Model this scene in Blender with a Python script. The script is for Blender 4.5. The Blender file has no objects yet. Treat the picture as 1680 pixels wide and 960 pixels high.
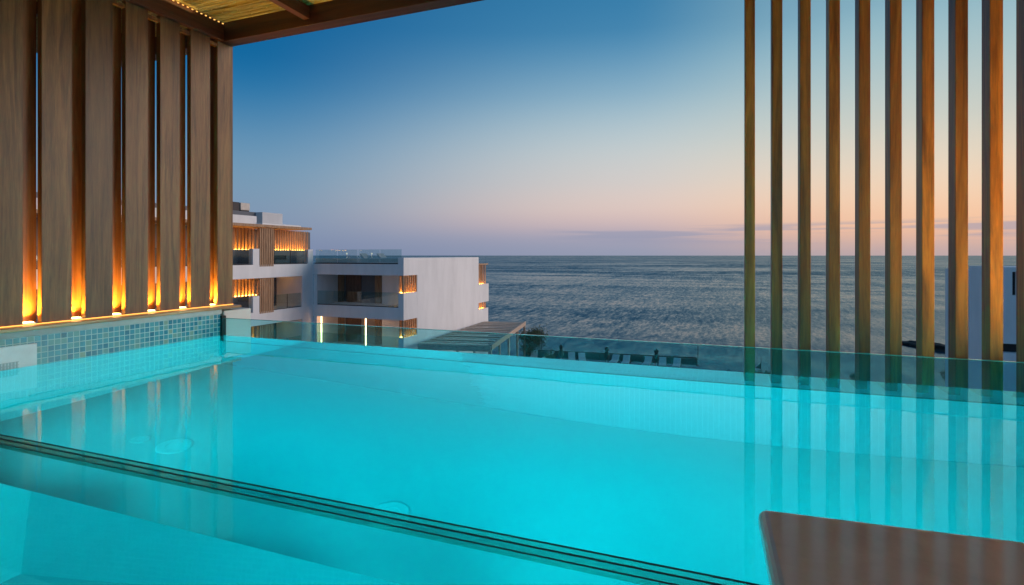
import bpy, bmesh, math, random
from mathutils import Vector, Matrix
random.seed(7)
C = bpy.context.scene.collection
SC = bpy.context.scene
H = 0.75                       # eye height over the pool water
CAMZ = 12.0                    # eye height over the sea
WZ = CAMZ - H                  # pool water level
GZ = 2.5                       # garden level
FPX = 888.0
F = Vector((-.3576, .9339)); R = Vector((.9339, .3576))

# ---------------------------------------------------------------- helpers
def ray(X):
    u = (X - 840) / FPX
    return F.x + u * R.x, F.y + u * R.y
def on_x(X, xc):               # y of the vertical line seen at column X on plane x = xc
    dx, dy = ray(X); return dy / dx * xc
def on_y(X, yc):
    dx, dy = ray(X); return dx / dy * yc
def at_t(X, t):
    dx, dy = ray(X); return dx * t, dy * t
def srgb(r, g, b, s=1.0):
    f = lambda c: (c / 12.92 if c <= .04045 else ((c + .055) / 1.055) ** 2.4)
    return (f(r / 255) * s, f(g / 255) * s, f(b / 255) * s, 1)

class MB:
    def __init__(s): s.v = []; s.f = []
    def box(s, x0, x1, y0, y1, z0, z1):
        if x0 > x1: x0, x1 = x1, x0
        if y0 > y1: y0, y1 = y1, y0
        if z0 > z1: z0, z1 = z1, z0
        b = len(s.v)
        s.v += [(x0,y0,z0),(x1,y0,z0),(x1,y1,z0),(x0,y1,z0),(x0,y0,z1),(x1,y0,z1),(x1,y1,z1),(x0,y1,z1)]
        s.f += [tuple(b+i for i in q) for q in ((0,3,2,1),(4,5,6,7),(0,1,5,4),(1,2,6,5),(2,3,7,6),(3,0,4,7))]
        return s
    def prism(s, pts, z0, z1):
        b = len(s.v); n = len(pts)
        s.v += [(p[0],p[1],z0) for p in pts] + [(p[0],p[1],z1) for p in pts]
        s.f.append(tuple(b+i for i in reversed(range(n)))); s.f.append(tuple(b+n+i for i in range(n)))
        for i in range(n):
            j = (i+1) % n; s.f.append((b+i, b+j, b+n+j, b+n+i))
        return s
    def tube(s, p, q, r0, r1=None, n=8):
        r1 = r0 if r1 is None else r1
        p = Vector(p); q = Vector(q); d = (q-p).normalized()
        a = d.orthogonal().normalized(); c = d.cross(a); b = len(s.v)
        for P, r in ((p, r0), (q, r1)):
            for k in range(n):
                w = 2*math.pi*k/n; s.v.append(tuple(P + a*math.cos(w)*r + c*math.sin(w)*r))
        for k in range(n):
            j = (k+1) % n; s.f.append((b+k, b+j, b+n+j, b+n+k))
        s.f.append(tuple(b+k for k in reversed(range(n)))); s.f.append(tuple(b+n+k for k in range(n)))
        return s
    def lathe(s, cx, cy, prof, n=20):
        b = len(s.v)
        for r, z in prof:
            for k in range(n):
                w = 2*math.pi*k/n; s.v.append((cx+r*math.cos(w), cy+r*math.sin(w), z))
        for i in range(len(prof)-1):
            for k in range(n):
                j = (k+1) % n; s.f.append((b+i*n+k, b+i*n+j, b+(i+1)*n+j, b+(i+1)*n+k))
        s.f.append(tuple(b+k for k in reversed(range(n)))); m = b+(len(prof)-1)*n
        s.f.append(tuple(m+k for k in range(n)))
        return s
    def quad(s, a, b_, c, d):
        b = len(s.v); s.v += [a,b_,c,d]; s.f.append((b,b+1,b+2,b+3)); return s
    def build(s, name, mat, parent=None, bevel=0, smooth=False):
        me = bpy.data.meshes.new(name); me.from_pydata(s.v, [], s.f); me.update()
        bm = bmesh.new(); bm.from_mesh(me); bmesh.ops.recalc_face_normals(bm, faces=bm.faces); bm.to_mesh(me); bm.free()
        o = bpy.data.objects.new(name, me); C.objects.link(o); me.materials.append(mat)
        if parent:
            o.parent = parent; o.location = -parent.location
        if bevel:
            m = o.modifiers.new('bevel', 'BEVEL'); m.width = bevel; m.segments = 2; m.limit_method = 'ANGLE'
        if smooth:
            for p in me.polygons: p.use_smooth = True
        return o
def tag(o, label=None, cat=None, group=None, kind=None):
    if label: o['label'] = label
    if cat: o['category'] = cat
    if group: o['group'] = group
    if kind: o['kind'] = kind
    return o
def thing(name, label, cat, loc=(0,0,0), group=None):
    o = bpy.data.objects.new(name, None); C.objects.link(o); o.location = loc; o.empty_display_size = .2
    bpy.context.view_layer.update()
    return tag(o, label, cat, group)
def box(name, mat, parent, x0,x1,y0,y1,z0,z1, bevel=0):
    return MB().box(x0,x1,y0,y1,z0,z1).build(name, mat, parent, bevel)

# ---------------------------------------------------------------- materials
def newmat(name):
    m = bpy.data.materials.new(name); m.use_nodes = True
    n = m.node_tree.nodes; l = m.node_tree.links
    return m, n, l, n['Principled BSDF']
def ramp(n, l, src, stops):
    r = n.new('ShaderNodeValToRGB'); e = r.color_ramp.elements
    while len(e) < len(stops): e.new(.5)
    for k, (p, c) in enumerate(stops): e[k].position = p; e[k].color = c
    l.new(src, r.inputs[0]); return r
def coords(n, l, scale=(1,1,1), loc=(0,0,0), objrand=False):
    g = n.new('ShaderNodeNewGeometry'); m = n.new('ShaderNodeMapping')
    m.inputs['Scale'].default_value = scale; m.inputs['Location'].default_value = loc
    if objrand:
        oi = n.new('ShaderNodeObjectInfo'); a = n.new('ShaderNodeVectorMath'); a.operation = 'MULTIPLY_ADD'
        cx = n.new('ShaderNodeCombineXYZ')
        for i in range(3): l.new(oi.outputs['Random'], cx.inputs[i])
        l.new(cx.outputs[0], a.inputs[0]); a.inputs[1].default_value = (37, 53, 71); l.new(g.outputs['Position'], a.inputs[2])
        l.new(a.outputs[0], m.inputs[0])
    else: l.new(g.outputs['Position'], m.inputs[0])
    return m.outputs[0]
def noise(n, l, vec, scale, detail=4, rough=.55, dist=0):
    t = n.new('ShaderNodeTexNoise'); t.inputs['Scale'].default_value = scale; t.inputs['Detail'].default_value = detail
    t.inputs['Roughness'].default_value = rough; t.inputs['Distortion'].default_value = dist
    l.new(vec, t.inputs['Vector']); return t
def bump(n, l, h, bs, strength, dist):
    b = n.new('ShaderNodeBump'); b.inputs['Strength'].default_value = strength; b.inputs['Distance'].default_value = dist
    l.new(h, b.inputs['Height']); l.new(b.outputs[0], bs.inputs['Normal']); return b

def wood(name, dark, mid, light, axis='z', rough=.5, coat=0):
    m, n, l, bs = newmat(name)
    sc = {'z': (9, 9, .55), 'x': (.55, 9, 9), 'y': (9, .55, 9)}[axis]
    v = coords(n, l, sc, objrand=True)
    a = noise(n, l, v, 1.3, 6, .6, 1.6)
    v2 = coords(n, l, tuple(k*7 for k in sc), objrand=True)
    b = noise(n, l, v2, 2.0, 5, .7, .3)
    mx = n.new('ShaderNodeMath'); mx.operation = 'MULTIPLY_ADD'; l.new(b.outputs[0], mx.inputs[0]); mx.inputs[1].default_value = .45
    l.new(a.outputs[0], mx.inputs[2])
    r = ramp(n, l, mx.outputs[0], [(.55, dark), (.7, mid), (.87, light)])
    hs = n.new('ShaderNodeHueSaturation'); oi = n.new('ShaderNodeObjectInfo')
    mr = n.new('ShaderNodeMapRange'); l.new(oi.outputs['Random'], mr.inputs[0]); mr.inputs[3].default_value = .68; mr.inputs[4].default_value = 1.3
    l.new(mr.outputs[0], hs.inputs['Value']); l.new(r.outputs[0], hs.inputs['Color']); l.new(hs.outputs[0], bs.inputs['Base Color'])
    bs.inputs['Roughness'].default_value = rough; bs.inputs['Coat Weight'].default_value = coat
    bump(n, l, mx.outputs[0], bs, .25, .004)
    return m
def plain(name, col, rough=.6, metal=0, nscale=6, var=.12, bmp=.05, emit=None, es=0):
    m, n, l, bs = newmat(name)
    v = coords(n, l); t = noise(n, l, v, nscale, 6, .6)
    lo = tuple(c*(1-var) for c in col[:3])+(1,); hi = tuple(min(1, c*(1+var)) for c in col[:3])+(1,)
    r = ramp(n, l, t.outputs[0], [(.3, lo), (.7, hi)]); l.new(r.outputs[0], bs.inputs['Base Color'])
    bs.inputs['Roughness'].default_value = rough; bs.inputs['Metallic'].default_value = metal
    if bmp: bump(n, l, t.outputs[0], bs, bmp, .01)
    if emit: bs.inputs['Emission Color'].default_value = emit; bs.inputs['Emission Strength'].default_value = es
    return m
def stucco(name, col):
    m, n, l, bs = newmat(name)
    v = coords(n, l, (1,1,.25)); t = noise(n, l, v, .9, 7, .65)
    v2 = coords(n, l); t2 = noise(n, l, v2, 40, 3, .6)
    r = ramp(n, l, t.outputs[0], [(.3, tuple(c*.86 for c in col[:3])+(1,)), (.65, col)])
    l.new(r.outputs[0], bs.inputs['Base Color']); bs.inputs['Roughness'].default_value = .85
    bump(n, l, t2.outputs[0], bs, .15, .01); return m
def emit(name, col, s):
    m = bpy.data.materials.new(name); m.use_nodes = True; n = m.node_tree.nodes; l = m.node_tree.links
    n.remove(n['Principled BSDF']); e = n.new('ShaderNodeEmission'); e.inputs[0].default_value = col; e.inputs[1].default_value = s
    l.new(e.outputs[0], n['Material Output'].inputs[0]); return m
def archglass(name, tint, ior=1.5, rough=0.0, extra=0.0):
    m = bpy.data.materials.new(name); m.use_nodes = True; n = m.node_tree.nodes; l = m.node_tree.links
    n.remove(n['Principled BSDF'])
    t = n.new('ShaderNodeBsdfTransparent'); t.inputs[0].default_value = tint
    g = n.new('ShaderNodeBsdfGlossy'); g.inputs['Roughness'].default_value = rough
    f = n.new('ShaderNodeFresnel'); ge = n.new('ShaderNodeNewGeometry'); fm = n.new('ShaderNodeMapRange')
    l.new(ge.outputs['Backfacing'], fm.inputs[0]); fm.inputs[3].default_value = ior; fm.inputs[4].default_value = 1/ior; l.new(fm.outputs[0], f.inputs['IOR'])
    mx = n.new('ShaderNodeMixShader'); l.new(t.outputs[0], mx.inputs[1]); l.new(g.outputs[0], mx.inputs[2])
    # smears and dried drops make the pane a little less clear in places
    v = coords(n, l, (1, 1, .4)); tx = noise(n, l, v, 6, 5, .6); mr = n.new('ShaderNodeMapRange')
    l.new(tx.outputs[0], mr.inputs[0]); mr.inputs[1].default_value = .4; mr.inputs[2].default_value = .8; mr.inputs[3].default_value = 0; mr.inputs[4].default_value = .02 + extra
    ad = n.new('ShaderNodeMath'); ad.use_clamp = True; l.new(f.outputs[0], ad.inputs[0]); l.new(mr.outputs[0], ad.inputs[1]); l.new(ad.outputs[0], mx.inputs[0])
    l.new(mx.outputs[0], n['Material Output'].inputs[0]); return m
def tiles(name, uv, size, stops, grout, rough=.25, gw=.07, bmp=.3):
    """square mosaic: uv picks the two world axes of the wall"""
    m, n, l, bs = newmat(name)
    g = n.new('ShaderNodeNewGeometry'); s = n.new('ShaderNodeSeparateXYZ'); l.new(g.outputs['Position'], s.inputs[0])
    cells = []; masks = []
    for a in uv:
        d = n.new('ShaderNodeMath'); d.operation = 'DIVIDE'; l.new(s.outputs[a], d.inputs[0]); d.inputs[1].default_value = size
        if a == 2:
            o = n.new('ShaderNodeMath'); o.operation = 'ADD'; l.new(d.outputs[0], o.inputs[0]); o.inputs[1].default_value = -((WZ+.267*H)/size) % 1.0
            d = o
        fl = n.new('ShaderNodeMath'); fl.operation = 'FLOOR'; l.new(d.outputs[0], fl.inputs[0]); cells.append(fl)
        fr = n.new('ShaderNodeMath'); fr.operation = 'FRACT'; l.new(d.outputs[0], fr.inputs[0])
        pp = n.new('ShaderNodeMath'); pp.operation = 'PINGPONG'; l.new(fr.outputs[0], pp.inputs[0]); pp.inputs[1].default_value = .5
        masks.append(pp)
    mn = n.new('ShaderNodeMath'); mn.operation = 'MINIMUM'; l.new(masks[0].outputs[0], mn.inputs[0]); l.new(masks[1].outputs[0], mn.inputs[1])
    mr = n.new('ShaderNodeMapRange'); l.new(mn.outputs[0], mr.inputs[0]); mr.inputs[1].default_value = gw*.6; mr.inputs[2].default_value = gw
    cb = n.new('ShaderNodeCombineXYZ'); l.new(cells[0].outputs[0], cb.inputs[0]); l.new(cells[1].outputs[0], cb.inputs[1])
    w = n.new('ShaderNodeTexWhiteNoise'); l.new(cb.outputs[0], w.inputs[0])
    r = ramp(n, l, w.outputs['Value'], stops)
    mx = n.new('ShaderNodeMix'); mx.data_type = 'RGBA'; l.new(mr.outputs[0], mx.inputs['Factor'])
    mx.inputs['A'].default_value = grout; l.new(r.outputs[0], mx.inputs['B']); l.new(mx.outputs['Result'], bs.inputs['Base Color'])
    bs.inputs['Roughness'].default_value = rough
    bump(n, l, mr.outputs[0], bs, bmp, .003)
    return m

W_PLANK = wood('plank_wood', (.060,.026,.007,1), (.125,.057,.016,1), (.20,.098,.030,1), 'z', .45)
W_BACK = wood('back_plank_wood', (.08,.026,.008,1), (.15,.055,.017,1), (.22,.09,.03,1), 'z', .5)
W_SLAT = wood('slat_wood', (.06,.020,.003,1), (.14,.052,.007,1), (.25,.102,.014,1), 'z', .5)
W_BEAM_X = wood('beam_wood_across', (.032,.009,.005,1), (.058,.017,.008,1), (.09,.03,.014,1), 'x', .45)
W_BEAM_Y = wood('beam_wood_along', (.032,.009,.005,1), (.058,.017,.008,1), (.09,.03,.014,1), 'y', .45)
W_SILL = wood('sill_wood', (.22,.11,.05,1), (.36,.20,.09,1), (.48,.29,.14,1), 'y', .3)
W_FAR = wood('far_wood', (.20,.11,.06,1), (.30,.18,.10,1), (.42,.27,.16,1), 'z', .6)
W_FARDARK = wood('far_dark_wood', (.06,.03,.018,1), (.10,.05,.03,1), (.15,.08,.05,1), 'z', .6)
W_WEATHER = wood('weathered_board', (.34,.25,.19,1), (.48,.37,.29,1), (.6,.48,.38,1), 'x', .7)
REED = wood('reed_cane', (.16,.12,.03,1), (.36,.29,.07,1), (.58,.48,.16,1), 'x', .5)
WHITE = stucco('white_stucco', (.84,.84,.84,1))
ROUGHPLASTER = stucco('rough_plaster', (.62,.62,.58,1))
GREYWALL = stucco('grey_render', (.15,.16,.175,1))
COPING = plain('coping_stone', (.34,.40,.39,1), .55, nscale=14)
DARKMETAL = plain('dark_metal', (.03,.03,.035,1), .4, .6)
STEEL = plain('steel', (.5,.5,.5,1), .3, .9)
DARKGLASS = plain('dark_window_glass', (.012,.02,.026,1), .05, 0, bmp=0)
PAVING = plain('terrace_paving', (.3,.28,.25,1), .7, nscale=3, var=.2)
DARKSHADE = plain('dark_canvas', (.02,.025,.025,1), .85)
CUSHION = plain('white_cushion', (.5,.52,.52,1), .8)
WICKER = plain('dark_wicker', (.04,.035,.03,1), .8)
ROCK = plain('dark_rock', (.03,.028,.028,1), .9, nscale=2, var=.5, bmp=.6)
LEAF = plain('olive_leaf', (.06,.085,.035,1), .7, nscale=8, var=.4)
BARK = plain('bark', (.09,.065,.045,1), .9, nscale=12, var=.3)
SAND = plain('sand', (.34,.28,.22,1), .9, nscale=.5, var=.15)
COVER = plain('aqua_plastic', (.36,.46,.46,1), .5, bmp=0)
PLASTIC = plain('white_plastic', (.75,.77,.77,1), .35, bmp=0)
SEAM = plain('black_sealant', (.006,.012,.012,1), .7, bmp=0)
EDGE = archglass('green_glass_edge', (.42,.78,.72,1), 1.4)
POOLGLASS = archglass('pool_glass', (.66,.95,.98,1), 1.45)
NEARGLASS = archglass('near_pool_glass', (.86,.97,.96,1), 1.33)
RAILGLASS = archglass('railing_glass', (.80,.90,.90,1), 1.5, extra=.05)
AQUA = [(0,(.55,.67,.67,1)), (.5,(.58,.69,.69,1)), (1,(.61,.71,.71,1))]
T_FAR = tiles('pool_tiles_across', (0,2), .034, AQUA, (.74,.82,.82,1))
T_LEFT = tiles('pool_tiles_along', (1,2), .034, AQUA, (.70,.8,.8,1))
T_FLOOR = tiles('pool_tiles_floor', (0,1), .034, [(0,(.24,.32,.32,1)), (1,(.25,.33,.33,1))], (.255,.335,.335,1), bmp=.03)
MOS = [(0,(.01,.14,.21,1)), (.35,(.02,.21,.28,1)), (.6,(.05,.27,.31,1)), (.78,(.13,.28,.25,1)), (.88,(.03,.24,.31,1)), (1,(.2,.31,.24,1))]
T_MOSAIC = tiles('blue_mosaic', (1,2), .0475*.844, MOS, (.42,.55,.54,1), gw=.075)
EM_WARM = emit('warm_led', (1,.48,.12,1), 28)
EM_WARMSOFT = emit('warm_led_soft', (1,.5,.12,1), 1.6)
EM_FAR = emit('warm_led_far', (1,.42,.07,1), 22)
EM_STRIP = emit('warm_strip', (1,.52,.24,1), 9)
EM_POOL = emit('pool_lens', (.03,.8,1,1), 6)

def stone_slab():
    m, n, l, bs = newmat('polished_slab')
    v = coords(n, l); a = noise(n, l, v, 5, 8, .62, .6); b = noise(n, l, v, 60, 3, .6)
    r = ramp(n, l, a.outputs[0], [(.3, (.66,.41,.28,1)), (.6, (.82,.54,.38,1)), (.8, (.74,.46,.31,1))])
    l.new(r.outputs[0], bs.inputs['Base Color']); bs.inputs['Roughness'].default_value = .1
    bs.inputs['IOR'].default_value = 1.38
    return m
SLAB = stone_slab()

# ---------------------------------------------------------------- camera, render settings
cam = bpy.data.cameras.new('camera'); camo = bpy.data.objects.new('camera', cam); C.objects.link(camo)
cam.sensor_width = 36; cam.lens = FPX/1680*36; cam.shift_y = -61/1680; cam.clip_start = .05; cam.clip_end = 60000
camo.location = (0, 0, CAMZ); camo.rotation_euler = (math.radians(90), 0, math.atan2(.3576, .9339)); SC.camera = camo
SC.view_settings.view_transform = 'Standard'; SC.view_settings.look = 'None'; SC.view_settings.exposure = 0; SC.view_settings.gamma = 1
SC.render.engine = 'CYCLES'
cy = SC.cycles; cy.use_denoising = True; cy.max_bounces = 14; cy.transparent_max_bounces = 24; cy.transmission_bounces = 10
cy.glossy_bounces = 6; cy.diffuse_bounces = 5; cy.caustics_reflective = True; cy.caustics_refractive = True
cy.sample_clamp_indirect = 4; cy.blur_glossy = .3
try: cy.denoiser = 'OPENIMAGEDENOISE'
except Exception: pass

# ---------------------------------------------------------------- sky
SUNAZ = Vector((.62, .7846))     # towards the afterglow, low over the sea on the right
wd = bpy.data.worlds.new('World'); SC.world = wd; wd.use_nodes = True
n = wd.node_tree.nodes; l = wd.node_tree.links; bg = n['Background']
tc = n.new('ShaderNodeTexCoord'); sp = n.new('ShaderNodeSeparateXYZ'); l.new(tc.outputs['Generated'], sp.inputs[0])
def mth(op, a, b=None, clamp=False):
    m = n.new('ShaderNodeMath'); m.operation = op; m.use_clamp = clamp
    for i, k in enumerate((a, b)):
        if k is None: continue
        if isinstance(k, (int, float)): m.inputs[i].default_value = k
        else: l.new(k, m.inputs[i])
    return m.outputs[0]
hx = mth('MULTIPLY', sp.outputs[0], .4885); hy = mth('MULTIPLY', sp.outputs[1], .8725)
hlen = mth('SQRT', mth('ADD', mth('MULTIPLY', sp.outputs[0], sp.outputs[0]), mth('MULTIPLY', sp.outputs[1], sp.outputs[1])))
dot = mth('DIVIDE', mth('ADD', hx, hy), mth('MAXIMUM', hlen, .001))
zz = mth('MAXIMUM', sp.outputs[2], 0.0)
def sky_ramp(stops):
    r = n.new('ShaderNodeValToRGB'); e = r.color_ramp.elements; r.color_ramp.interpolation = 'B_SPLINE'
    while len(e) < len(stops): e.new(.5)
    for k, (p, c) in enumerate(stops): e[k].position = p; e[k].color = c
    l.new(zz, r.inputs[0]); return r
L = sky_ramp([(0,srgb(122,138,172)), (.04,srgb(132,150,180)), (.10,srgb(128,158,184)), (.17,srgb(112,156,188)), (.25,srgb(48,126,176)), (.32,srgb(4,104,162)), (.44,srgb(0,94,152)), (.7,srgb(74,118,152)), (1,srgb(78,116,150))])
M = sky_ramp([(0,srgb(150,158,182)), (.03,srgb(166,165,186)), (.055,srgb(210,186,188)), (.085,srgb(232,206,196)), (.13,srgb(218,210,206)), (.20,srgb(200,212,214)), (.28,srgb(142,184,206)), (.38,srgb(40,130,180)), (.6,srgb(40,105,150)), (1,srgb(50,105,150))])
G = sky_ramp([(0,srgb(186,168,172)), (.02,srgb(214,180,170)), (.045,srgb(250,196,160)), (.09,srgb(250,214,182)), (.14,srgb(236,220,198)), (.20,srgb(208,212,202)), (.28,srgb(176,202,206)), (.36,srgb(140,186,202)), (.6,srgb(60,118,158)), (1,srgb(50,105,150))])
def mixc(fac, a, b):
    m = n.new('ShaderNodeMix'); m.data_type = 'RGBA'; l.new(fac, m.inputs['Factor']); l.new(a, m.inputs['A']); l.new(b, m.inputs['B']); return m.outputs['Result']
def mrange(v, a, b, c=0, d=1, smooth=False):
    m = n.new('ShaderNodeMapRange'); l.new(v, m.inputs[0]); m.inputs[1].default_value = a; m.inputs[2].default_value = b; m.inputs[3].default_value = c; m.inputs[4].default_value = d
    if smooth: m.interpolation_type = 'SMOOTHSTEP'
    return m.outputs[0]
s1 = mixc(mrange(dot, .22, .86, smooth=True), L.outputs[0], M.outputs[0])
s2 = mixc(mrange(dot, .78, .99, smooth=True), s1, G.outputs[0])
# thin lavender cloud bank low over the sea
mp = n.new('ShaderNodeMapping'); mp.inputs['Scale'].default_value = (1.6, 1.6, 42); l.new(tc.outputs['Generated'], mp.inputs[0])
nt = n.new('ShaderNodeTexNoise'); nt.inputs['Scale'].default_value = 1.9; nt.inputs['Detail'].default_value = 6; l.new(mp.outputs[0], nt.inputs[0])
band = mth('MULTIPLY', mrange(sp.outputs[2], .012, .034, smooth=True), mrange(sp.outputs[2], .047, .056, 1, 0, True))
cl = mth('MULTIPLY', mth('MULTIPLY', band, mrange(nt.outputs[0], .44, .58, smooth=True)), mth('MULTIPLY', mrange(dot, .66, .76, smooth=True), .62))
cc = n.new('ShaderNodeRGB'); cc.outputs[0].default_value = srgb(150,156,182)
s3 = mixc(cl, s2, cc.outputs[0])
sky = n.new('ShaderNodeTexSky'); sky.sky_type = 'NISHITA'; sky.sun_disc = False; sky.sun_elevation = math.radians(2); sky.sun_rotation = math.atan2(SUNAZ.x, SUNAZ.y)
ns = n.new('ShaderNodeMix'); ns.data_type = 'RGBA'; ns.blend_type = 'MULTIPLY'; ns.inputs['Factor'].default_value = 1; l.new(sky.outputs[0], ns.inputs['A']); ns.inputs['B'].default_value = (.05,.05,.05,1)
fc = n.new('ShaderNodeValue'); fc.outputs[0].default_value = .06
s4 = mixc(fc.outputs[0], s3, ns.outputs['Result'])
l.new(s4, bg.inputs[0]); bg.inputs[1].default_value = 1.0
sun = bpy.data.lights.new('sunset_glow', 'SUN'); sun.energy = 1.5; sun.angle = math.radians(25); sun.color = (1, .78, .68)
so = bpy.data.objects.new('sunset_glow', sun); C.objects.link(so)
so.rotation_euler = Vector((-.93, -.32, -.18)).to_track_quat('-Z', 'Y').to_euler()

# ---------------------------------------------------------------- sea, land
def sea_mat():
    m, n, l, bs = newmat('sea_water')
    bs.inputs['IOR'].default_value = 1.33; bs.inputs['Roughness'].default_value = .2; bs.inputs['Base Color'].default_value = (.03,.06,.085,1)
    def M(op, a, b, c=None):
        q = n.new('ShaderNodeMath'); q.operation = op
        for i, k in enumerate((a, b, c)):
            if k is None: continue
            if isinstance(k, (int, float)): q.inputs[i].default_value = k
            else: l.new(k, q.inputs[i])
        return q.outputs[0]
    def MR(v, a, b, c, d):
        q = n.new('ShaderNodeMapRange'); l.new(v, q.inputs[0])
        for i, k in enumerate((a, b, c, d)): q.inputs[i+1].default_value = k
        return q.outputs[0]
    g = n.new('ShaderNodeNewGeometry'); sp = n.new('ShaderNodeSeparateXYZ'); l.new(g.outputs['Position'], sp.inputs[0])
    # wavelets of three sizes plus swell and wind patches; they tilt the surface towards the shore
    w1 = noise(n, l, coords(n, l, (2.3, .75, 1)), 1.0, 4, .6, .3).outputs[0]
    w2 = noise(n, l, coords(n, l, (1.1, .19, 1)), 1.0, 5, .62, .4).outputs[0]
    w3 = noise(n, l, coords(n, l, (.16, .02, 1)), 1.0, 5, .65, .4).outputs[0]
    sw = noise(n, l, coords(n, l, (.008, .06, 1)), 1.0, 3, .55, .8).outputs[0]
    gu = noise(n, l, coords(n, l, (.004, .011, 1)), 1.0, 5, .6, 1.0).outputs[0]
    sm = M('ADD', M('ADD', M('MULTIPLY', w1, .9), M('MULTIPLY', w2, 1.0)), M('ADD', M('MULTIPLY', w3, .55), M('MULTIPLY', sw, .6)))   # mean 1.525
    tl = MR(sm, 1.22, 1.83, .03, .29)
    gs = M('MULTIPLY', MR(gu, .38, .62, .55, 1.2), MR(sp.outputs[1], 45, 400, .50, 1.12))
    ty = M('MULTIPLY', M('MULTIPLY', tl, gs), -1.0)
    tx = M('MULTIPLY', M('SUBTRACT', w2, .5), .3)
    cb = n.new('ShaderNodeCombineXYZ'); l.new(tx, cb.inputs[0]); l.new(ty, cb.inputs[1]); cb.inputs[2].default_value = 1
    nz = n.new('ShaderNodeVectorMath'); nz.operation = 'NORMALIZE'; l.new(cb.outputs[0], nz.inputs[0]); l.new(nz.outputs[0], bs.inputs['Normal'])
    return m
sea = MB().quad((-30000,-30000,0),(30000,-30000,0),(30000,30000,0),(-30000,30000,0)).build('sea', sea_mat()); tag(sea, kind='structure')
gx = on_y(1146, 47.5)
land = MB().prism([(-260,-260),(60,-260),(60,33),(gx,33),(gx,47.8),(-30,47.8),(-260,60)], -1, GZ).build('ground', PAVING); tag(land, kind='structure')
shore = [(gx+.01,33)]
random.seed(3)
pts = [(gx+.01, 50.5)]
for k in range(1, 24):
    x = gx + k*1.4; pts.append((x, 52 + 1.2*math.sin(k*.7)+.4*random.random()))
beach = MB().prism([(gx+.01,33.01)] + [(p[0], 33.01) for p in [(pts[-1][0],0)]] + list(reversed(pts)), -1, .32).build('beach', SAND); tag(beach, kind='structure')

# ---------------------------------------------------------------- pool
DEP = -1.85*H; XL = -5.83*H; YF = 5.03*H; YN = 1.412*H; XR = 3.0*H; TOP = .217*H; GB = -.45*H; NB = -.75*H
def z(a): return WZ + a
pool = thing('pool', 'raised rooftop pool of pale aqua tiles glowing turquoise with blue mosaic band', 'pool', (-1, 2.4, WZ-1.9))
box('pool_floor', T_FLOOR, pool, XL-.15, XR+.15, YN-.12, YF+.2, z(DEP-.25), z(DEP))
box('far_wall', T_FAR, pool, XL-.15, XR+.15, YF, YF+.2, z(DEP), z(GB))
box('near_wall', T_FAR, pool, XL-.15, XR+.15, YN-.12, YN, z(DEP), z(NB))
box('side_wall', T_LEFT, pool, XL-.2, XL, YN-.12, YF, z(DEP+.001), z(-.03))
box('side_wall', T_LEFT, pool, XR, XR+.2, YN-.12, YF, z(DEP+.001), z(.267*H))
box('mosaic_band', T_MOSAIC, pool, XL-.2, XL+.004, YN-.3, YF-.01, z(-.029), z(.267*H))
box('coping', COPING, pool, XL-.45, XL+.012, YN-.3, YF+.0, z(.267*H+.001), z(.323*H), .004)
box('outer_ledge', ROUGHPLASTER, pool, XL-.15, XR+.4, YF+.201, YF+.46, z(GB-.25), z(GB-.012))
# skimmer: white panel with grille set in the mosaic band
ys0 = on_x(-60, XL); ys1 = on_x(59, XL)
sk = box('skimmer_panel', PLASTIC, pool, XL-.01, XL+.014, ys0, ys1, z(-.06), z(.20*H), .003)
yg1 = on_x(30, XL)
gm = MB()
for k in range(14):
    gm.box(XL+.0142, XL+.017, yg1-.02-k*.018, yg1-.01-k*.018, z(-.012), z(.045))
for j in range(3): gm.box(XL+.0175, XL+.019, yg1-.28, yg1-.005, z(.0+j*.02), z(.004+j*.02))
gm.build('grille', plain('grey_grille', (.42,.46,.46,1), .5, bmp=0), pool)
# drain covers on the floor (found through the water)
def under(X, Y):
    dx, dy = ray(X); v = (Y-419)/FPX; t0 = H/v; hl = math.hypot(dx, dy)
    th = math.atan2(hl, v); ti = math.asin(math.sin(th)/1.33); d = -DEP*math.tan(ti)
    return dx*t0 + dx/hl*d, dy*t0 + dy/hl*d
for (X, Y, r) in ((286, 733, .10), (640, 846, .105), (230, 722, .055)):
    px_, py_ = under(X, Y)
    dr = MB().lathe(px_, py_, [(r, z(DEP)), (r, z(DEP+.004)), (r*.9, z(DEP+.008)), (r*.5, z(DEP+.010)), (r*.48, z(DEP+.006)), (r*.1, z(DEP+.007))], 28).build('drain_cover', COVER, pool)
# underwater lamps in the near wall, facing the far wall
for lx, pw in ((-4.7*H, 56), (-3.3*H, 72), (-1.5*H, 84), (-.1*H, 104), (1.6*H, 78)):
    lens = MB()
    lens.tube((lx, YN, z(-1.0*H)), (lx, YN+.03, z(-1.0*H)), .10, .10, 24).build('lamp_ring', STEEL, pool)
    e = MB().tube((lx, YN+.0305, z(-1.0*H)), (lx, YN+.036, z(-1.0*H)), .08, .08, 24).build('lamp_lens', EM_POOL, pool)
    ld = bpy.data.lights.new('pool_lamp', 'AREA'); ld.shape = 'DISK'; ld.size = .16; ld.spread = math.radians(105); ld.energy = pw; ld.color = (.004, .80, .90)
    lo = bpy.data.objects.new('pool_lamp', ld); C.objects.link(lo); lo.parent = pool
    lo.location = Vector((lx, YN+.045, z(-1.0*H))) - pool.location; lo.rotation_euler = Vector((0, 1, .12)).to_track_quat('-Z', 'Y').to_euler()
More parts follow.
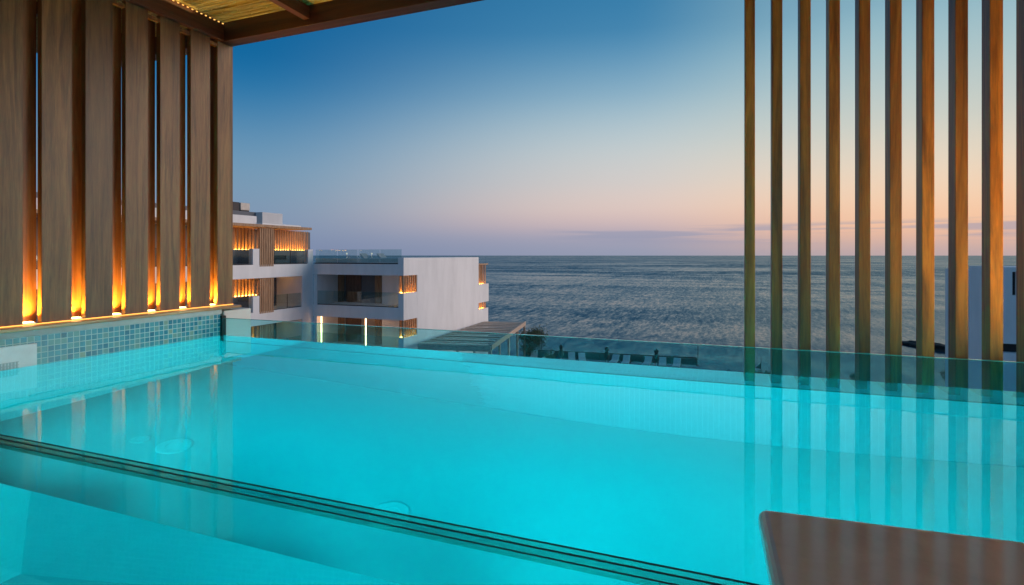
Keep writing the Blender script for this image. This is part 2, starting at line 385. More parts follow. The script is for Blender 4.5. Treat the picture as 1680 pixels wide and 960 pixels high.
# water
def water_mat():
    m = bpy.data.materials.new('pool_water'); m.use_nodes = True; n = m.node_tree.nodes; l = m.node_tree.links
    n.remove(n['Principled BSDF']); g = n.new('ShaderNodeBsdfGlass'); g.inputs['IOR'].default_value = 1.333; g.inputs['Roughness'].default_value = .0; g.inputs['Color'].default_value = (.6,.95,.98,1)
    v = coords(n, l, (1, 1.6, 1)); t = noise(n, l, v, 3.2, 3, .5, .3)
    b = n.new('ShaderNodeBump'); b.inputs['Strength'].default_value = .06; b.inputs['Distance'].default_value = .012
    l.new(t.outputs[0], b.inputs['Height']); l.new(b.outputs[0], g.inputs['Normal'])
    l.new(g.outputs[0], n['Material Output'].inputs[0])
    va = n.new('ShaderNodeVolumeAbsorption'); va.inputs['Color'].default_value = (.0, .95, .96, 1); va.inputs['Density'].default_value = .6
    vs = n.new('ShaderNodeVolumeScatter'); vs.inputs['Color'].default_value = (.1, .9, 1, 1); vs.inputs['Density'].default_value = .12; vs.inputs['Anisotropy'].default_value = .3
    av = n.new('ShaderNodeAddShader'); l.new(va.outputs[0], av.inputs[0]); l.new(vs.outputs[0], av.inputs[1])
    l.new(av.outputs[0], n['Material Output'].inputs['Volume']); return m
water = MB().box(XL-.003, XR+.003, YN+.002, YF-.002, z(DEP-.003), z(0)).build('pool_water', water_mat()); tag(water, kind='structure')
# glass walls
fg = thing('glass_pool_wall', 'long clear green tinted glass edge of the pool on the sea side', 'glass wall', (-1, YF, WZ))
box('pane', POOLGLASS, fg, XL+.03, XR, YF, YF+.022, z(GB+.001), z(TOP-.004))
box('top_edge', plain('bright_glass_edge', (.10,.42,.40,1), .15, bmp=0), fg, XL+.03, XR, YF+.001, YF+.021, z(TOP-.0035), z(TOP))
box('end_seal', SEAM, fg, XL+.0045, XL+.029, YF-.012, YF+.03, z(GB+.002), z(TOP+.02))
box('base_seal', SEAM, fg, XL+.03, XR, YF-.008, YF-.0005, z(GB-.004), z(GB+.012))
ng = thing('glass_pool_wall', 'thick laminated glass wall with dark layered edge nearest to the viewer', 'glass wall', (-1, YN, WZ))
T1 = .0757*H
box('pane', NEARGLASS, ng, XL, XR, YN-T1, YN, z(NB+.002), z(TOP-.012))
eb = box('laminated_edge', EDGE, ng, XL, XR, YN-T1, YN, z(TOP-.011), z(TOP))
sm = MB()
for k in (0.0, .42): sm.box(XL, XR, YN-T1*k-.006, YN-T1*k-.001, z(TOP), z(TOP+.0012))
sm.box(XL, XR, YN-T1+.0, YN-T1+.004, z(TOP), z(TOP+.0012))
sm.build('edge_layers', SEAM, ng)

# rough plastered end of the side wall, beyond the glass
ep = MB()
ep.box(XL-.45, XL+.001, YF+.031, 5.5*H, z(-3.0), z(.30*H))
tag(ep.build('plaster_wall_end', ROUGHPLASTER, None, .012), 'rough pale plaster pier at the far left corner of the pool beyond the glass', 'wall')
# own building under the pool + terrace
ownb = thing('pool_building', 'white building carrying the pool and terrace the viewer stands on', 'building', (-1, 0, GZ))
box('wall', WHITE, ownb, XL-.44, XR+.4, YN-.12, YF+.45, GZ, z(DEP-.26))
box('terrace_slab', PAVING, ownb, XL-3, XR+3, -4.2, YN-.121, z(-1.15), z(-.85))
box('lower_wall', WHITE, ownb, XL-3, XR+3, -4.2, YN-.13, GZ, z(-1.151))
box('pool_front', WHITE, ownb, XL-.44, XR+.4, YN-.30, YN-.121, z(-.849), z(NB))
box('rear_wall', WHITE, ownb, XL-3, XR+3, -4.4, -4.201, z(-.85), z(3.9*H))

wl = thing('fill_lamp', 'added warm fill lamp on the terrace wall behind the viewer', 'lamp', (4.8, -4.2, z(1.6)))  # unseen lamp, added to warm the planks, slats and stone counter
box('bracket', DARKMETAL, wl, 4.72, 4.88, -4.2, -4.15, z(1.55), z(1.7)); MB().tube((4.8, -4.08, z(1.5)), (4.8, -4.08, z(1.75)), .07, .07, 16).build('shade', EM_WARMSOFT, wl)
ld = bpy.data.lights.new('terrace_fill', 'AREA'); ld.shape = 'DISK'; ld.size = .5; ld.energy = 25; ld.color = (1, .52, .20)
lo = bpy.data.objects.new('terrace_fill', ld); C.objects.link(lo); lo.parent = wl; lo.location = (0, .3, .2); lo.rotation_euler = Vector((-.75, .8, .05)).to_track_quat('-Z', 'Y').to_euler()
# polished slab at lower right
zs = .25*H
def on_z(X, Y, zr):
    dx, dy = ray(X); t = (H-zr)/((Y-419)/FPX); return dx*t, dy*t
c0 = on_z(1243, 831, zs); c1 = on_z(1680, 885, zs); c2 = on_z(1268, 960, zs)
dv = Vector(c1)-Vector(c0); dv.normalize(); ev = Vector(c2)-Vector(c0); ev.normalize()
P0 = Vector(c0); rr = .018
A_ = P0 + dv*2.4; E_ = P0 + ev*1.25
pts = []
for k in range(7):
    w = k/6*math.pi/2
    pts.append(tuple(P0 + dv*rr*(1-math.sin(w)) + ev*rr*(1-math.cos(w))))
sl = MB().prism(list(reversed([tuple(A_)] + pts + [tuple(E_), tuple(A_+ev*1.25)])), z(zs-.05), z(zs))
slab = sl.build('stone_slab', SLAB, None); slab.modifiers.new('bevel', 'BEVEL').width = .02; slab.modifiers['bevel'].segments = 4
slab.modifiers['bevel'].limit_method = 'ANGLE'
for p in slab.data.polygons: p.use_smooth = False
slabt = thing('stone_bar', 'polished brown stone counter with rounded corner over the pool at lower right', 'counter', (P0.x+.6, .6, z(-.85)))
slab.parent = slabt; slab.location = -slabt.location; slab.name = 'counter_top'
box('pedestal', WHITE, slabt, P0.x+.35, P0.x+1.6, .38, YN-.31, z(-.849), z(zs-.051))

# ---------------------------------------------------------------- left plank screen
ZP = z(.362*H); ZT = z(3.72*H); XP = -5.9*H; D1 = .063*H
scr = thing('plank_screen', 'tall double row of wide brown planks on the wood ledge left of the pool', 'screen', (XP, 3.0, ZP))
starts = [2.0,2.38,2.762,3.144,3.518,3.908,4.291,4.669,5.04]; ends = [2.25,2.62,3.0,3.397,3.778,4.152,4.529,4.935,5.269]
for a, b in zip(starts, ends):
    box('plank', W_PLANK, scr, XP-D1, XP, a*H, b*H, ZP, ZT, .002)
XB = XP-D1-.06*H
for b in ends[:-1]:
    box('back_plank', W_BACK, scr, XB-.02, XB, (b-.12)*H, (b+.168)*H, ZP, ZT-.001, .002)
box('back_plank', W_BACK, scr, XB-.02, XB, 5.12*H, 5.22*H, ZP, ZT-.001, .002)
box('sill', W_SILL, scr, XL-.42, XL+.038, 1.2*H, 5.3*H, z(.323*H+.001), ZP-.001, .006)
box('sill_glow_strip', emit('warm_sheen_glow', (1,.40,.08,1), 3.0), scr, XP+.001, XP+.005, 1.9*H, 5.27*H, ZP+.0005, ZP+.006)  # glowing strip added in place of the uplights' sheen on the varnished sill
for a, b in zip(ends[:-1], starts[1:]):
    box('spacer', W_SLAT, scr, XP-D1+.004, XP-.006, a*H+.001, b*H-.001, ZT-.06*H-.02, ZT-.06*H+.01)
def uplight(name, x, y, zz_, label, pw, aim=None, group='uplights glowing at the foot of the plank screen'):
    t = thing(name, label, 'light', (x, y, zz_), group)
    MB().box(x-.03, x+.026, y-.045, y+.035, zz_, zz_+.012).build('housing', STEEL, t)
    MB().box(x-.024, x+.02, y-.038, y+.028, zz_+.0125, zz_+.017).build('lens', EM_WARM, t)
    ld = bpy.data.lights.new('uplight_lamp', 'AREA'); ld.shape = 'RECTANGLE'; ld.size = .04; ld.size_y = .06; ld.energy = pw; ld.color = (1, .47, .06); ld.spread = math.radians(110)
    lo = bpy.data.objects.new('uplight_lamp', ld); C.objects.link(lo); lo.parent = t; lo.location = (0, 0, .024); lo.rotation_euler = (math.pi, 0, 0)
    if aim: lo.rotation_euler = Vector(aim).to_track_quat('-Z', 'Y').to_euler(); ld.spread = math.radians(125)
    return t
ordn = ['foremost, out at the left of the mosaic', 'second', 'first', 'second', 'third', 'fourth', 'fifth', 'sixth']
vis = ['first visible uplight from the left, glowing between the two foremost brown planks', 'second uplight from the left, glowing between brown planks over the mosaic',
       'third uplight from the left at the foot of the plank screen', 'fourth uplight from the left at the foot of the plank screen',
       'fifth uplight from the left at the foot of the plank screen', 'sixth uplight, farthest along the ledge beside the last plank']
for k, b in enumerate(ends[2:-1]):
    uplight('uplight', XP-D1*.95, (b+.062)*H, ZP+.001, vis[k], 9.0)

# ---------------------------------------------------------------- pergola
pg = thing('pergola', 'dark red brown timber pergola roofed with reed canes over the pool', 'pergola', (-1, 2, z(3.7*H)))
ZB = z(3.70*H); ZC = z(3.92*H)
box('edge_beam', W_BEAM_X, pg, -9.5*H, 3.3*H, 5.075*H, 5.25*H, ZB, ZC+.16, .004)
box('side_beam', W_BEAM_Y, pg, XP+.004, XL, -2.0*H, 5.073*H, ZB+.001, ZC+.15, .003)
for xr in (-4.57, -3.2, -1.83, -.46, .91, 2.28, -7.4):
    box('rafter', W_BEAM_Y, pg, xr*H, (xr+.09)*H, -2*H, 5.073*H, z(3.77*H), ZC-.006, .003)
box('side_beam', W_BEAM_Y, pg, 2.95*H, 3.05*H, -2*H, 5.073*H, ZB+.001, ZC+.15, .003)
rm = MB(); random.seed(11)
y = -2.0*H; 
while y < 5.06*H:
    r = random.uniform(.009, .014); zc = ZC + r + random.uniform(0, .004); x = -9.4*H + random.uniform(0, .3)
    while x < 3.2*H:
        x2 = min(3.25*H, x + random.uniform(1.0, 2.2)); dy = random.uniform(-.004, .004)
        rm.tube((x, y, zc), (x2, y+dy, zc+random.uniform(-.002,.002)), r, r*random.uniform(.75, 1), 6)
        k = x + random.uniform(.1,.3)
        while k < x2:   # nodes of the cane
            if k < -3*H or True: rm.tube((k-.004, y, zc), (k+.004, y, zc), r*1.18, r*1.18, 6)
            k += random.uniform(.3,.5)
        x = x2 + .01
    y += r*1.95
rm.build('reed_roof', REED, pg, smooth=True)
box('roof_board', W_BEAM_X, pg, -9.4*H, 3.2*H, -2.0*H, 5.07*H, ZC+.05, ZC+.07)
# rope light along the side beam
rl = thing('rope_light', 'thin dotted warm rope light along the beam under the reed roof', 'light', (XL+.006, 1.2*H, ZC-.006))
b0 = MB().box(XL+.002, XL+.009, 1.2*H, 1.2*H+.014, ZC-.010, ZC-.003).build('light_bead', EM_WARMSOFT, rl)
k = 1
while 1.2*H + k*.045 < 5.05*H:
    bb = b0.copy(); C.objects.link(bb); bb.parent = rl; bb.location = b0.location + Vector((0, k*.045, 0)); k += 1
for k, yy in enumerate((1.2*H, 2.6*H, 4.0*H)):
    ld = bpy.data.lights.new('rope_lamp', 'AREA'); ld.shape = 'RECTANGLE'; ld.size = .02; ld.size_y = 1.3*H; ld.energy = .4; ld.color = (1,.62,.25)
    lo = bpy.data.objects.new('rope_lamp', ld); C.objects.link(lo); lo.location = (XL+.03, yy, ZC-.02); lo.rotation_euler = (math.radians(180), math.radians(-40), 0)

# ---------------------------------------------------------------- right slat screen (sea side)
Y0 = 5.09*H; DS = .142*H
ss = thing('slat_screen', 'row of tall narrow wooden slats standing beyond the glass at right', 'screen', (.2, Y0, z(GB)))
for k in range(14):
    r = .0396 + .0405*k; x0 = r*5.232*H
    box('slat', W_SLAT, ss, x0, x0+.080*H, Y0, Y0+DS, z(GB-.011), ZB-.001, .003)
# right side wall of the pool and its own planks with uplights (outside the picture)
sc2 = thing('plank_screen', 'matching plank screen on the right side of the pool', 'screen', (3.05*H, 3, ZP))
box('sill', W_SILL, sc2, XR-.04, XR+.4, 1.2*H, 5.05*H, z(.267*H+.001), ZP-.001, .006)
for k in range(8):
    a = 2.0+k*.383
    box('plank', W_PLANK, sc2, 3.12*H, 3.12*H+D1, a*H, (a+.25)*H, ZP, ZB-.001, .002)
for k, yy in enumerate((3.3, 3.9, 4.5)):
    uplight('uplight', 3.02*H, yy*H, ZP+.001, 'uplight at the foot of the right plank screen', 23.0, aim=(-.6, .62, 1.15), group='uplights of the right plank screen')

# ---------------------------------------------------------------- white apartment buildings
def zc(v): return CAMZ + v       # heights given relative to the eye
def slats_x(parent, x, y0, y1, z0, z1, n_, w, d, mat, name='slat_screen'):      # slats on a plane x = const
    m = MB()
    for k in range(n_):
        yy = y0 + (y1-y0-w)*k/(n_-1); m.box(x-d, x, yy, yy+w, z0, z1)
    return m.build(name, mat, parent)
def slats_y(parent, y, x0, x1, z0, z1, n_, w, d, mat, name='slat_screen'):
    m = MB()
    for k in range(n_):
        xx = x0 + (x1-x0-w)*k/(n_-1); m.box(xx, xx+w, y, y+d, z0, z1)
    return m.build(name, mat, parent)
XF = -28.2; Y2 = 32.3
b1 = thing('apartment_building', 'white terraced building at left with glowing slat balconies and rooftop plant box', 'building', (XF-4, 24, GZ))
yL = 14.0
yc = {k: on_x(k, XF) for k in (383, 413.5, 415, 425.5, 448.5, 496, 505.6, 510)}
# body behind the balconies
box('wall', WHITE, b1, XF-9, XF-2.6, yL, Y2+2.5, GZ, zc(1.85))
for s in range(3):
    o = -3.1*s
    zt = zc(.43+o); zb = zc(-.62+o); zu = zc(-1.5+o); zceil = zc(1.84+o) if s == 0 else zc(-1.5+3.1+o)
    m = MB()
    m.box(XF-2.6, XF, yL, Y2 if s == 0 else Y2, zu, zb)                 # balcony slab with its white band
    m.box(XF-.35, XF+.002, yc[415], yc[425.5], zb+.001, zt)                  # pillar of the parapet
    if s == 0: m.box(XF-.35, XF+.002, yc[505.6], Y2-.02, zb+.001, zt)
    else: m.box(XF-2.6, XF-.001, yc[496], Y2-.001, zb+.001, zceil-.001)
    m.build('balcony_band', WHITE, b1)
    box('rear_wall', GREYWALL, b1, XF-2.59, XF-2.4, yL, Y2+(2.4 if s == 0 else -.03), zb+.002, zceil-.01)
    # low parapet with the lit slats standing on it
    top = zceil-.03
    for (ya, yb, cnt) in (((on_x(345, XF-1.3), on_x(424.5, XF-1.3), 14), (on_x(449.5, XF-1.3), on_x(506, XF-1.3), 15)) if s == 0 else ((on_x(345, XF-1.3), on_x(424.5, XF-1.3), 14),)):
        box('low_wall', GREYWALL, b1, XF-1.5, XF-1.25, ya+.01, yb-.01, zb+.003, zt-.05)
        box('lit_backboard', W_FAR, b1, XF-1.72, XF-1.68, ya+.01, yb-.01, zt-.04, top)
        slats_x(b1, XF-1.3, ya+.02, yb-.02, zt-.045, top, cnt, .10, .05, W_FAR)
        box('led_strip', EM_FAR, b1, XF-1.67, XF-1.37, ya+.05, yb-.05, zt-.044, zt-.02)
    slats_x(b1, XF+.03, yc[425.5]+.02, yc[448.5], zb-.12, top, 8, .10, .12, W_FAR)
    for (ya, yb) in ((yL, yc[415]-.02), (yc[448.5]+.05, (yc[505.6] if s == 0 else yc[496])-.03)):
        gp = box('glass_railing', RAILGLASS, b1, XF-.12, XF-.10, ya, yb, zb+.02, zt-.03)
        ym = (ya+yb)/2
        mm = MB().box(XF-.125, XF-.095, ya, yb, zb+.002, zb+.05)
        mm.box(XF-.125, XF-.095, ym-.012, ym+.012, zb+.05, zt-.03)
        mm.build('railing_base', DARKMETAL, b1)
box('table', DARKMETAL, b1, XF-1.1, XF-.4, yc[448.5]+.3, yc[448.5]+1.6, zc(-.3), zc(.0))
box('cornice', W_FAR, b1, XF-2.4, XF+.18, yL, yc[510]-.1, zc(1.86), zc(2.03))
box('roof_parapet', WHITE, b1, XF-6, XF-.8, yL, on_x(421, XF-.8), zc(2.031), zc(2.62))
box('roof_slab', WHITE, b1, XF-6, XF-.3, on_x(421, XF-.8)+.01, on_x(494, XF-.3), zc(2.031), zc(2.16))
XG = XF-1.2
ya = on_x(430.5, XG); yb = on_x(463.5, XG)
box('plant_room', stucco('penthouse_render', (.62,.62,.62,1)), b1, XG-3.2, XG, ya, yb, zc(2.165), zc(2.98))
box('plant_wall', GREYWALL, b1, XG-6, XG-.6, yL, ya-.01, zc(2.63), zc(2.98))
ac = MB(); ya2 = on_x(395, XG-1.2); yb2 = on_x(410, XG-1.2)
ac.box(XG-2.4, XG-1.2, ya2, yb2, zc(3.12), zc(3.62))
acb = ac.build('air_unit', plain('beige_panel', (.55,.5,.44,1), .5), b1, .02)
box('air_unit_base', DARKMETAL, b1, XG-2.35, XG-1.25, ya2+.05, yb2-.02, zc(2.981), zc(3.119))
box('air_unit', DARKMETAL, b1, XG-2.4, XG-1.2, on_x(382, XG-1.2), on_x(393, XG-1.2), zc(2.981), zc(3.62), .02)

b2 = thing('apartment_building', 'white building in the middle with blank side wall facing the sea and roof terrace', 'building', (-24, 38, GZ))
X2 = -20.4; X1 = XF+.001; YB = 44.8
ysl = on_x(684.5, X2)
# solid side wall volume behind the balcony zone
box('side_wall', WHITE, b2, X2-3.0, X2, ysl, YB, GZ, zc(-.17))
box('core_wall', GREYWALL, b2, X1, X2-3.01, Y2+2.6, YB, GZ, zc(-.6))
def q(X, yc_=Y2): return on_y(X, yc_)
for s in range(3):
    o = -3.1*s
    m = MB()
    if s == 0:
        m.box(X1, X2, Y2, ysl-.001, zc(-1.41), zc(-.62)); m.box(X1, X2-.001, Y2+.25, ysl-.002, zc(-.56), zc(-.22)); m.box(X2-.45, X2, Y2+.001, ysl-.003, zc(-.619), zc(-.17))
    else:
        m.box(X1, X2, Y2, ysl-.001, zc(-1.41+o), zc(-.55+o)); m.box(X1, X2-3.02, ysl, Y2+2.59, zc(-1.41+o), zc(-.55+o))
        m.box(q(653.5), X2, Y2+.001, Y2+.3, zc(-.549+o), zc(.47+o)); m.box(X2-.3, X2-.001, Y2+.31, ysl-.01, zc(-.549+o), zc(.47+o))
    m.build('balcony_band', WHITE, b2)
    if s < 2:
        z0 = zc(-.55-3.1+o); z1 = zc(-1.42+o); yb_ = Y2+2.55
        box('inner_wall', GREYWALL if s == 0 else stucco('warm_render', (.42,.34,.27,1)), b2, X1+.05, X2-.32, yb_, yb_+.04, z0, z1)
        box('side_pier', WHITE, b2, X1+.002, q(519.5), Y2+.02, Y2+2.5, z0, z1)
        Z = lambda X: on_y(X, yb_)
        box('glass_door', DARKGLASS, b2, Z(520), Z(543), yb_-.06, yb_-.001, z0, z1-.02)
        slats_y(b2, yb_-.16, Z(544), Z(566), z0, z1-.02, 8, .12, .08, W_FAR, 'door_slats')
        box('doorway', W_FARDARK, b2, Z(568), Z(593), yb_-.05, yb_-.001, z0, z1-.02)
        slats_y(b2, yb_-.16, Z(617), Z(641), z0, z1-.02, 9, .12, .08, W_FAR, 'door_slats')
        box('doorway', W_FARDARK, b2, Z(643), Z(657), yb_-.05, yb_-.001, z0, z1-.02)
        # corner slats with lights at their foot
        zf = zc(.49-3.1+o)
        slats_x(b2, X2-.03, Y2+.05, ysl-.03, zf, z1-.01, 7, .10, .14, W_FAR)
        box('corner_backboard', W_FAR, b2, X2-.42, X2-.38, Y2+.1, ysl-.03, zf, z1-.01)
        box('led_strip', EM_FAR, b2, X2-.37, X2-.19, Y2+.12, ysl-.08, zf+.001, zf+.03)
        box('glass_railing', RAILGLASS, b2, q(513.5), q(652.5), Y2+.10, Y2+.12, z0+.04, zf)
        box('railing_base', DARKMETAL, b2, q(513.5), q(652.5), Y2+.08, Y2+.14, z0+.002, z0+.06)
for X in (524, 597):
    xx = q(X); led = box('led_strip', EM_STRIP, b2, xx-.04, xx+.04, Y2+.2, Y2+.24, zc(-7.2), zc(-4.52))
for (xa, xb) in ((517, 552), (553, 586), (587, 622), (623, 658)): box('glass_railing', RAILGLASS, b2, q(xa), q(xb), Y2+.06, Y2+.075, zc(-.55), zc(.42))
box('railing_base', DARKMETAL, b2, X1+.1, q(656), Y2+.02, Y2+.12, zc(-.615), zc(-.54))
# balconies at the sea end of the side wall
ye = on_x(800, X2); ye2 = on_x(802.5, X2)
m = MB(); m.box(X2-3, X2-.05, YB+.01, ye2, zc(-4.35), zc(-2.66)); m.box(X2-3, X2-.05, YB+.01, ye2-.1, GZ, zc(-4.95)); m.build('balcony_band', WHITE, b2)
for (za, zb_) in ((-2.655, -.90), (-5.35+.41, -4.36)):
    slats_x(b2, X2-.15, YB+.03, ye-.1, zc(za), zc(zb_), 6, .12, .06, W_FAR)
    box('lit_backboard', W_FAR, b2, X2-.50, X2-.46, YB+.03, ye-.1, zc(za), zc(zb_))
    box('led_strip', EM_FAR, b2, X2-.38, X2-.28, YB+.1, ye-.2, zc(za)+.001, zc(za)+.03)
box('cornice', W_FAR, b2, X2-2.4, X2-.02, YB+.01, ye+.15, zc(-.89), zc(-.76))

# roof terrace things on the middle building
def lounger(x, y, zb, rz, label, group, s=1.0, frame=None, back=.55):
    t = thing('sun_lounger', label, 'sun lounger', (x, y, zb), group)
    f = MB()
    f.box(-.33, .33, -.95, .95, .24, .29)
    for (a, b) in ((-.3, -.85), (.3, -.85), (-.3, .8), (.3, .8)): f.box(a-.03, a+.03, b-.03, b+.03, 0, .24)
    fo = f.build('frame', frame or WICKER, None); fo.parent = t
    c = MB().box(-.30, .30, -.93, .25, .292, .37).build('mattress', CUSHION, None, .02); c.parent = t
    bk = MB().box(-.30, .30, 0, .75, 0, .08).build('backrest', CUSHION, None, .02); bk.parent = t; bk.location = (0, .27, .30); bk.rotation_euler = (back, 0, 0)
    t.rotation_euler = (0, 0, rz); t.scale = (s, s, s)
    return t
lounger(*at_t(606, 41.5)[:2], zc(-.60), 1.2, 'pale sun lounger on the roof terrace, left of the two behind the glass railing', 'sun loungers on the roof terrace')
lounger(*at_t(634, 41.5)[:2], zc(-.60), 1.2, 'pale sun lounger on the roof terrace, right of the two behind the glass railing', 'sun loungers on the roof terrace')
box_deck = box('roof_deck', PAVING, b2, X1, X2-.46, ysl, YB-.3, zc(-.59), zc(-.561+0))
def parasol(x, y, zb, h, label, group, mat=DARKSHADE):
    t = thing('closed_parasol', label, 'parasol', (x, y, zb), group)
    MB().lathe(0, 0, [(.28, 0), (.28, .06), (.05, .09)], 12).build('base', WHITE, None).parent = t
    MB().tube((0,0,.05), (0,0,h), .03, .03, 8).build('pole', STEEL, None).parent = t
    MB().lathe(0, 0, [(.14, h*.30), (.20, h*.36), (.25, h*.5), (.17, h*.70), (.13, h*.76), (.19, h*.82), (.17, h*.93), (.03, h*1.0)], 10).build('folded_canopy', mat, None).parent = t
    return t
xx, yy = at_t(552, 42); 
def roofball(X, lab):
    x, y = at_t(X, 41.5); t = thing('globe_lamp', lab, 'lamp', (x, y, zc(-.56)), 'globe lamps on the roof terrace')
    MB().tube((0,0,0),(0,0,.62),.02,.02,8).build('stem', STEEL, None).parent = t
    MB().lathe(0,0,[(.02,.62),(.05,.64),(.065,.69),(.05,.74),(.02,.76)],12).build('globe', emit('dim_globe', (1,.9,.8,1), .8), None, smooth=True).parent = t
roofball(569, 'small lit globe lamp on the roof terrace, left one'); roofball(610, 'small lit globe lamp on the roof terrace, right one')

# white building at right, beyond the slats
b3 = thing('apartment_building', 'white stepped building at the right edge seen between the slats', 'building', (15, 38, GZ))
xa = 12.9; ya_ = 37.1
box('wall', WHITE, b3, xa, 22, ya_, ya_+.5, -.5, zc(-.92)); box('wall', WHITE, b3, xa+1.8, 22, ya_+.51, 46, -.5, zc(-.92))
m = MB(); m.box(xa, xa+1.79, ya_+.51, 39.8, zc(-2.05), zc(-1.68)); m.box(xa, xa+1.79, ya_+.51, 39.8, zc(-5.0), zc(-3.62)); m.box(xa+.1, xa+1.79, ya_+.51, 39.4, -.5, zc(-6.6)); m.build('balcony_band', WHITE, b3)
yb_ = 33.2; xb = on_y(1646, yb_)
m = MB(); m.box(xb, 22, yb_, ya_-.01, zc(-.80), zc(-.58)); m.box(xb, 22, yb_, ya_-.01, zc(-4.3), zc(-1.95)); m.box(xb, 22, yb_, ya_-.01, -.5, zc(-4.75)); m.box(xb, xb+.35, yb_, ya_-.01, zc(-1.949), zc(-.801)); m.box(xb, xb+.1, yb_+.3, ya_-.01, zc(-4.749), zc(-4.301))
m.build('wall', WHITE, b3)
box('window', DARKGLASS, b3, xb+.351, 22, yb_+.5, yb_+.6, zc(-1.949), zc(-.801))
box('window', DARKGLASS, b3, xb+.11, 22, yb_+.5, yb_+.6, zc(-4.749), zc(-4.301))
for k in range(4): box('window_frame', WHITE, b3, xb+.6+k*1.2, xb+.66+k*1.2, yb_+.3, yb_+.36, zc(-1.949), zc(-.801))

# ---------------------------------------------------------------- lower garden: timber roof, railing, loungers, shrubs
lp = thing('timber_canopy', 'weathered slatted timber canopy on posts beside the white side wall', 'pergola', (-17, 38, GZ))
ZR = zc(-6.3)
NL = at_t(686, 37.6); NR = at_t(805, 36.6); FL = at_t(786, 50.5); FR = at_t(861, 49.8)
NL = Vector((max(NL[0], X2+.05), NL[1])); NR = Vector(NR); FL = Vector((max(FL[0], X2+.05), FL[1])); FR = Vector(FR)
m = MB()
N = 14
for k in range(N):
    a = k/N; b = a + .55/N
    pa = NL.lerp(FL, a); pb = NR.lerp(FR, a); pc = NR.lerp(FR, b); pd = NL.lerp(FL, b)
    m.prism([tuple(pa), tuple(pb), tuple(pc), tuple(pd)], ZR+.16, ZR+.185)
m.build('roof_boards', W_WEATHER, lp)
def beam(p, q, w, z0, z1, name, mat=W_WEATHER):
    d = (q-p).normalized(); nn = Vector((-d.y, d.x))*w/2
    return MB().prism([tuple(p-nn), tuple(q-nn), tuple(q+nn), tuple(p+nn)], z0, z1).build(name, mat, lp)
beam(NL, NR, .18, ZR-.22, ZR+.155, 'front_beam'); beam(NR, FR, .18, ZR-.12, ZR+.23, 'side_beam'); beam(NL.lerp(FL,.02), FL, .1, ZR-.05, ZR+.154, 'wall_beam')
beam(FL, FR, .16, ZR-.1, ZR+.15, 'rear_beam')
for k in range(1, 6):
    beam(NL.lerp(FL, k/6), NR.lerp(FR, k/6), .1, ZR-.06, ZR+.15, 'cross_beam')
for f in (.0, .2, .45, .72, .98):
    p = NR.lerp(FR, f); box('post', W_WEATHER, lp, p.x-.07, p.x+.07, p.y-.07, p.y+.07, GZ, ZR-.121)
p = NL; box('post', W_WEATHER, lp, p.x, p.x+.14, p.y-.07, p.y+.07, GZ, ZR-.23)
for f in (.55, .78):
    p = NL.lerp(NR, f); box('post', W_WEATHER, lp, p.x-.07, p.x+.07, p.y-.07, p.y+.07, GZ, ZR-.23)

# low sea wall / railing
rw = thing('terrace_railing', 'long low dark railing along the sea edge of the lounger terrace', 'railing', (-5, 47, GZ))
ra = Vector(at_t(862, 50.6)); rb = Vector(at_t(1143, 46.5))
d = (rb-ra).normalized(); nn = Vector((-d.y, d.x))*.05
MB().prism([tuple(ra-nn), tuple(rb-nn), tuple(rb+nn), tuple(ra+nn)], GZ+.62, GZ+.74).build('top_rail', DARKMETAL, rw)
MB().prism([tuple(ra-nn*.4), tuple(rb-nn*.4), tuple(rb+nn*.4), tuple(ra+nn*.4)], GZ+.06, GZ+.60).build('glass_infill', plain('smoked_glass', (.03,.06,.07,1), .1, bmp=0), rw)
for k in range(12):
    p = ra.lerp(rb, k/11); box('post', DARKMETAL, rw, p.x-.04, p.x+.04, p.y-.04, p.y+.04, GZ, GZ+.619)
pt = thing('mast', 'thin dark mast at the right end of the terrace railing', 'mast', (rb.x+.1, rb.y, GZ))
MB().tube((0,0,0), (0,0,1.9), .035, .025, 8).build('pole', DARKMETAL, None).parent = pt
MB().lathe(0,0,[(.1,0),(.1,.05),(.04,.07)],10).build('foot', DARKMETAL, None).parent = pt
x, y = at_t(888.5, 47); pt = thing('mast', 'thin tall dark mast beside the olive tree', 'mast', (x, y, GZ))
MB().tube((0,0,0), (0,0,3.0), .03, .02, 8).build('pole', DARKMETAL, None).parent = pt
MB().lathe(0,0,[(.1,0),(.1,.05),(.04,.07)],10).build('foot', DARKMETAL, None).parent = pt
names = ['at the far left below the olive tree', 'right beside the bushy plant', 'just left of the second folded parasol, back upright', 'between the first and second folded parasols', 'just right of the middle folded parasol', 'two places right of the middle folded parasol',
         'beside the right folded parasol', 'at the right end near the mast', 'left of the right folded parasol']
for i, X in enumerate((876, 899, 938, 955, 1008, 1027, 1087, 1110, 1062)):
    f = (X-862)/(1143-862); tt = 49.6*(1-f)+45.2*f - .2
    x, y = at_t(X, tt); lounger(x, y, GZ, random.uniform(-.1, .3), 'white cushioned sun lounger ' + names[i], 'sun loungers on the sea terrace', 1.0, None, .5)
for X, lab in ((920.5, 'folded dark parasol, leftmost on the sea terrace'), (995.5, 'folded dark parasol in the middle of the sea terrace'), (1077, 'folded dark parasol, rightmost on the sea terrace')):
    f = (X-862)/(1143-862); x, y = at_t(X, 48.6*(1-f)+44.6*f); parasol(x, y, GZ, 1.62, lab, 'folded parasols on the sea terrace')
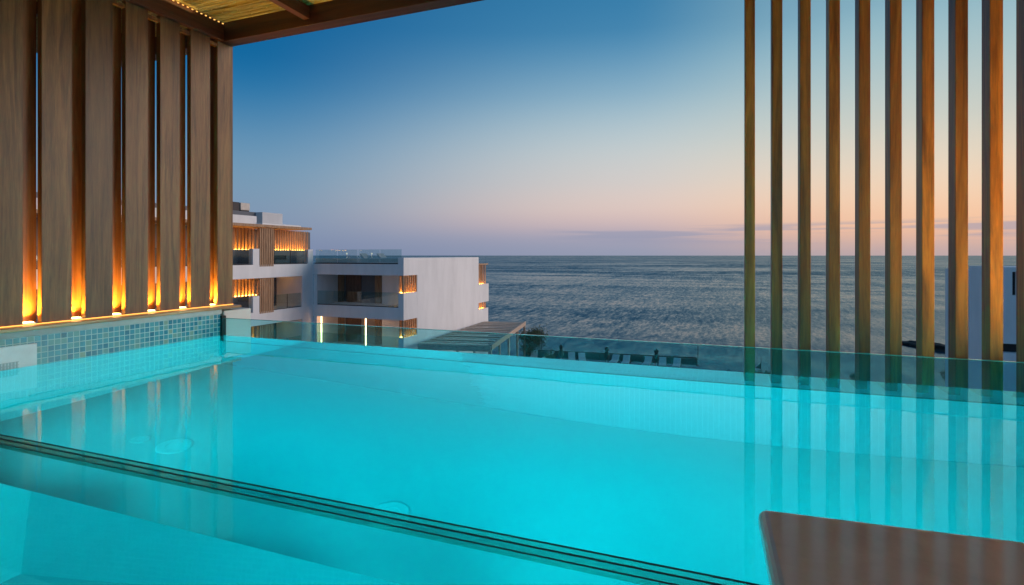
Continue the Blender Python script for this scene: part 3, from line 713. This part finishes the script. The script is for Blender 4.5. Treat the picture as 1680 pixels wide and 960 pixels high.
def shrub(name, label, cat, x, y, zb, h, w, trunk, seed, nl=900, ls=.12, group=None):
    random.seed(seed); t = thing(name, label, cat, (x, y, zb), group)
    tm = MB()
    tips = []
    tm.tube((0,0,0), (.05,.02,trunk), .09*h/3, .06*h/3, 8)
    for k in range(9):
        a = random.uniform(0, 6.28); r = random.uniform(.25,.75)*w; zz_ = trunk + (h-trunk)*random.uniform(.2,.8)
        tip = (math.cos(a)*r, math.sin(a)*r, zz_); tm.tube((.05,.02,trunk*random.uniform(.7,1)), tip, .035*h/3, .01, 6); tips.append(tip)
    tm.build('trunk', BARK, None).parent = t
    m = MB()
    for k in range(nl):
        c = random.choice(tips); g = Vector((random.gauss(0,1), random.gauss(0,1), random.gauss(0,.8)))*w*.22
        p = Vector(c)+g
        if p.z < trunk*.6: continue
        u = Vector((random.gauss(0,1), random.gauss(0,1), random.gauss(0,1))).normalized()*ls; v = u.orthogonal().normalized()*ls*.4
        m.quad(tuple(p-u-v*.2), tuple(p-v), tuple(p+u), tuple(p+v))
    m.build('crown', LEAF, None).parent = t
    return t
x, y = at_t(874, 50.2); shrub('olive_tree', 'dark olive tree beside the end of the timber canopy', 'tree', x, y, GZ, 2.7, 1.5, .6, 5, 2600, .10)
x, y = at_t(901, 46.8); shrub('bushy_plant', 'small dark bushy plant left of the folded parasols', 'plant', x, y, GZ, 1.35, .6, .35, 8, 700, .07)
for X, lab, sd in ((1244, 'low dark shrub on the beach behind the first slat gap', 21), (1262, 'low dark shrub on the beach at the second slat', 22), (1408, 'low dry shrub on the shore behind the fifth slat gap', 23), (1560, 'low dry shrub on the shore near the white stepped building', 24)):
    x, y = at_t(X, 49.5); shrub('beach_shrub', lab, 'shrub', x, y, .3, 1.1, .7, .15, sd, 500, .08, 'shrubs along the beach')
x, y = at_t(1248.5, 48.5); pt = thing('flag_pole', 'small pole with a dark flag standing on the beach', 'flag', (x, y, .32))
MB().tube((0,0,0), (0,0,2.5), .025, .02, 6).build('pole', DARKMETAL, None).parent = pt
fm = MB(); fm.v = [(-.02,0,1.5),(-.02,0,2.05),(-.42,.05,1.55),(-.02,.02,1.5),(-.02,.02,2.05),(-.42,.07,1.55)]; fm.f = [(0,1,2),(3,5,4),(0,2,5,3),(1,4,5,2),(0,3,4,1)]
fm.build('flag', DARKSHADE, None).parent = pt
# breakwater rock
random.seed(5)
p0 = Vector(at_t(1478, 74)); p1 = Vector(at_t(1575, 66))
bm = bmesh.new(); bmesh.ops.create_icosphere(bm, subdivisions=4, radius=1)
from mathutils import noise as mn
for v in bm.verts:
    k = 1 + .35*mn.noise(v.co*1.7+Vector((3,1,2))) + .15*mn.noise(v.co*5)
    v.co = Vector((v.co.x*k*(p1-p0).length/2, v.co.y*k*1.3, v.co.z*k*.75*(1 + .35*v.co.x)))
me = bpy.data.meshes.new('rock_spit'); bm.to_mesh(me); bm.free(); me.materials.append(ROCK)
rk = bpy.data.objects.new('rock_spit', me); C.objects.link(rk); c = (p0+p1)/2; rk.location = (c.x, c.y, .05)
rk.rotation_euler = (0, 0, math.atan2((p1-p0).y, (p1-p0).x)); tag(rk, 'long dark rock lying in the sea seen between the right slats', 'rock')
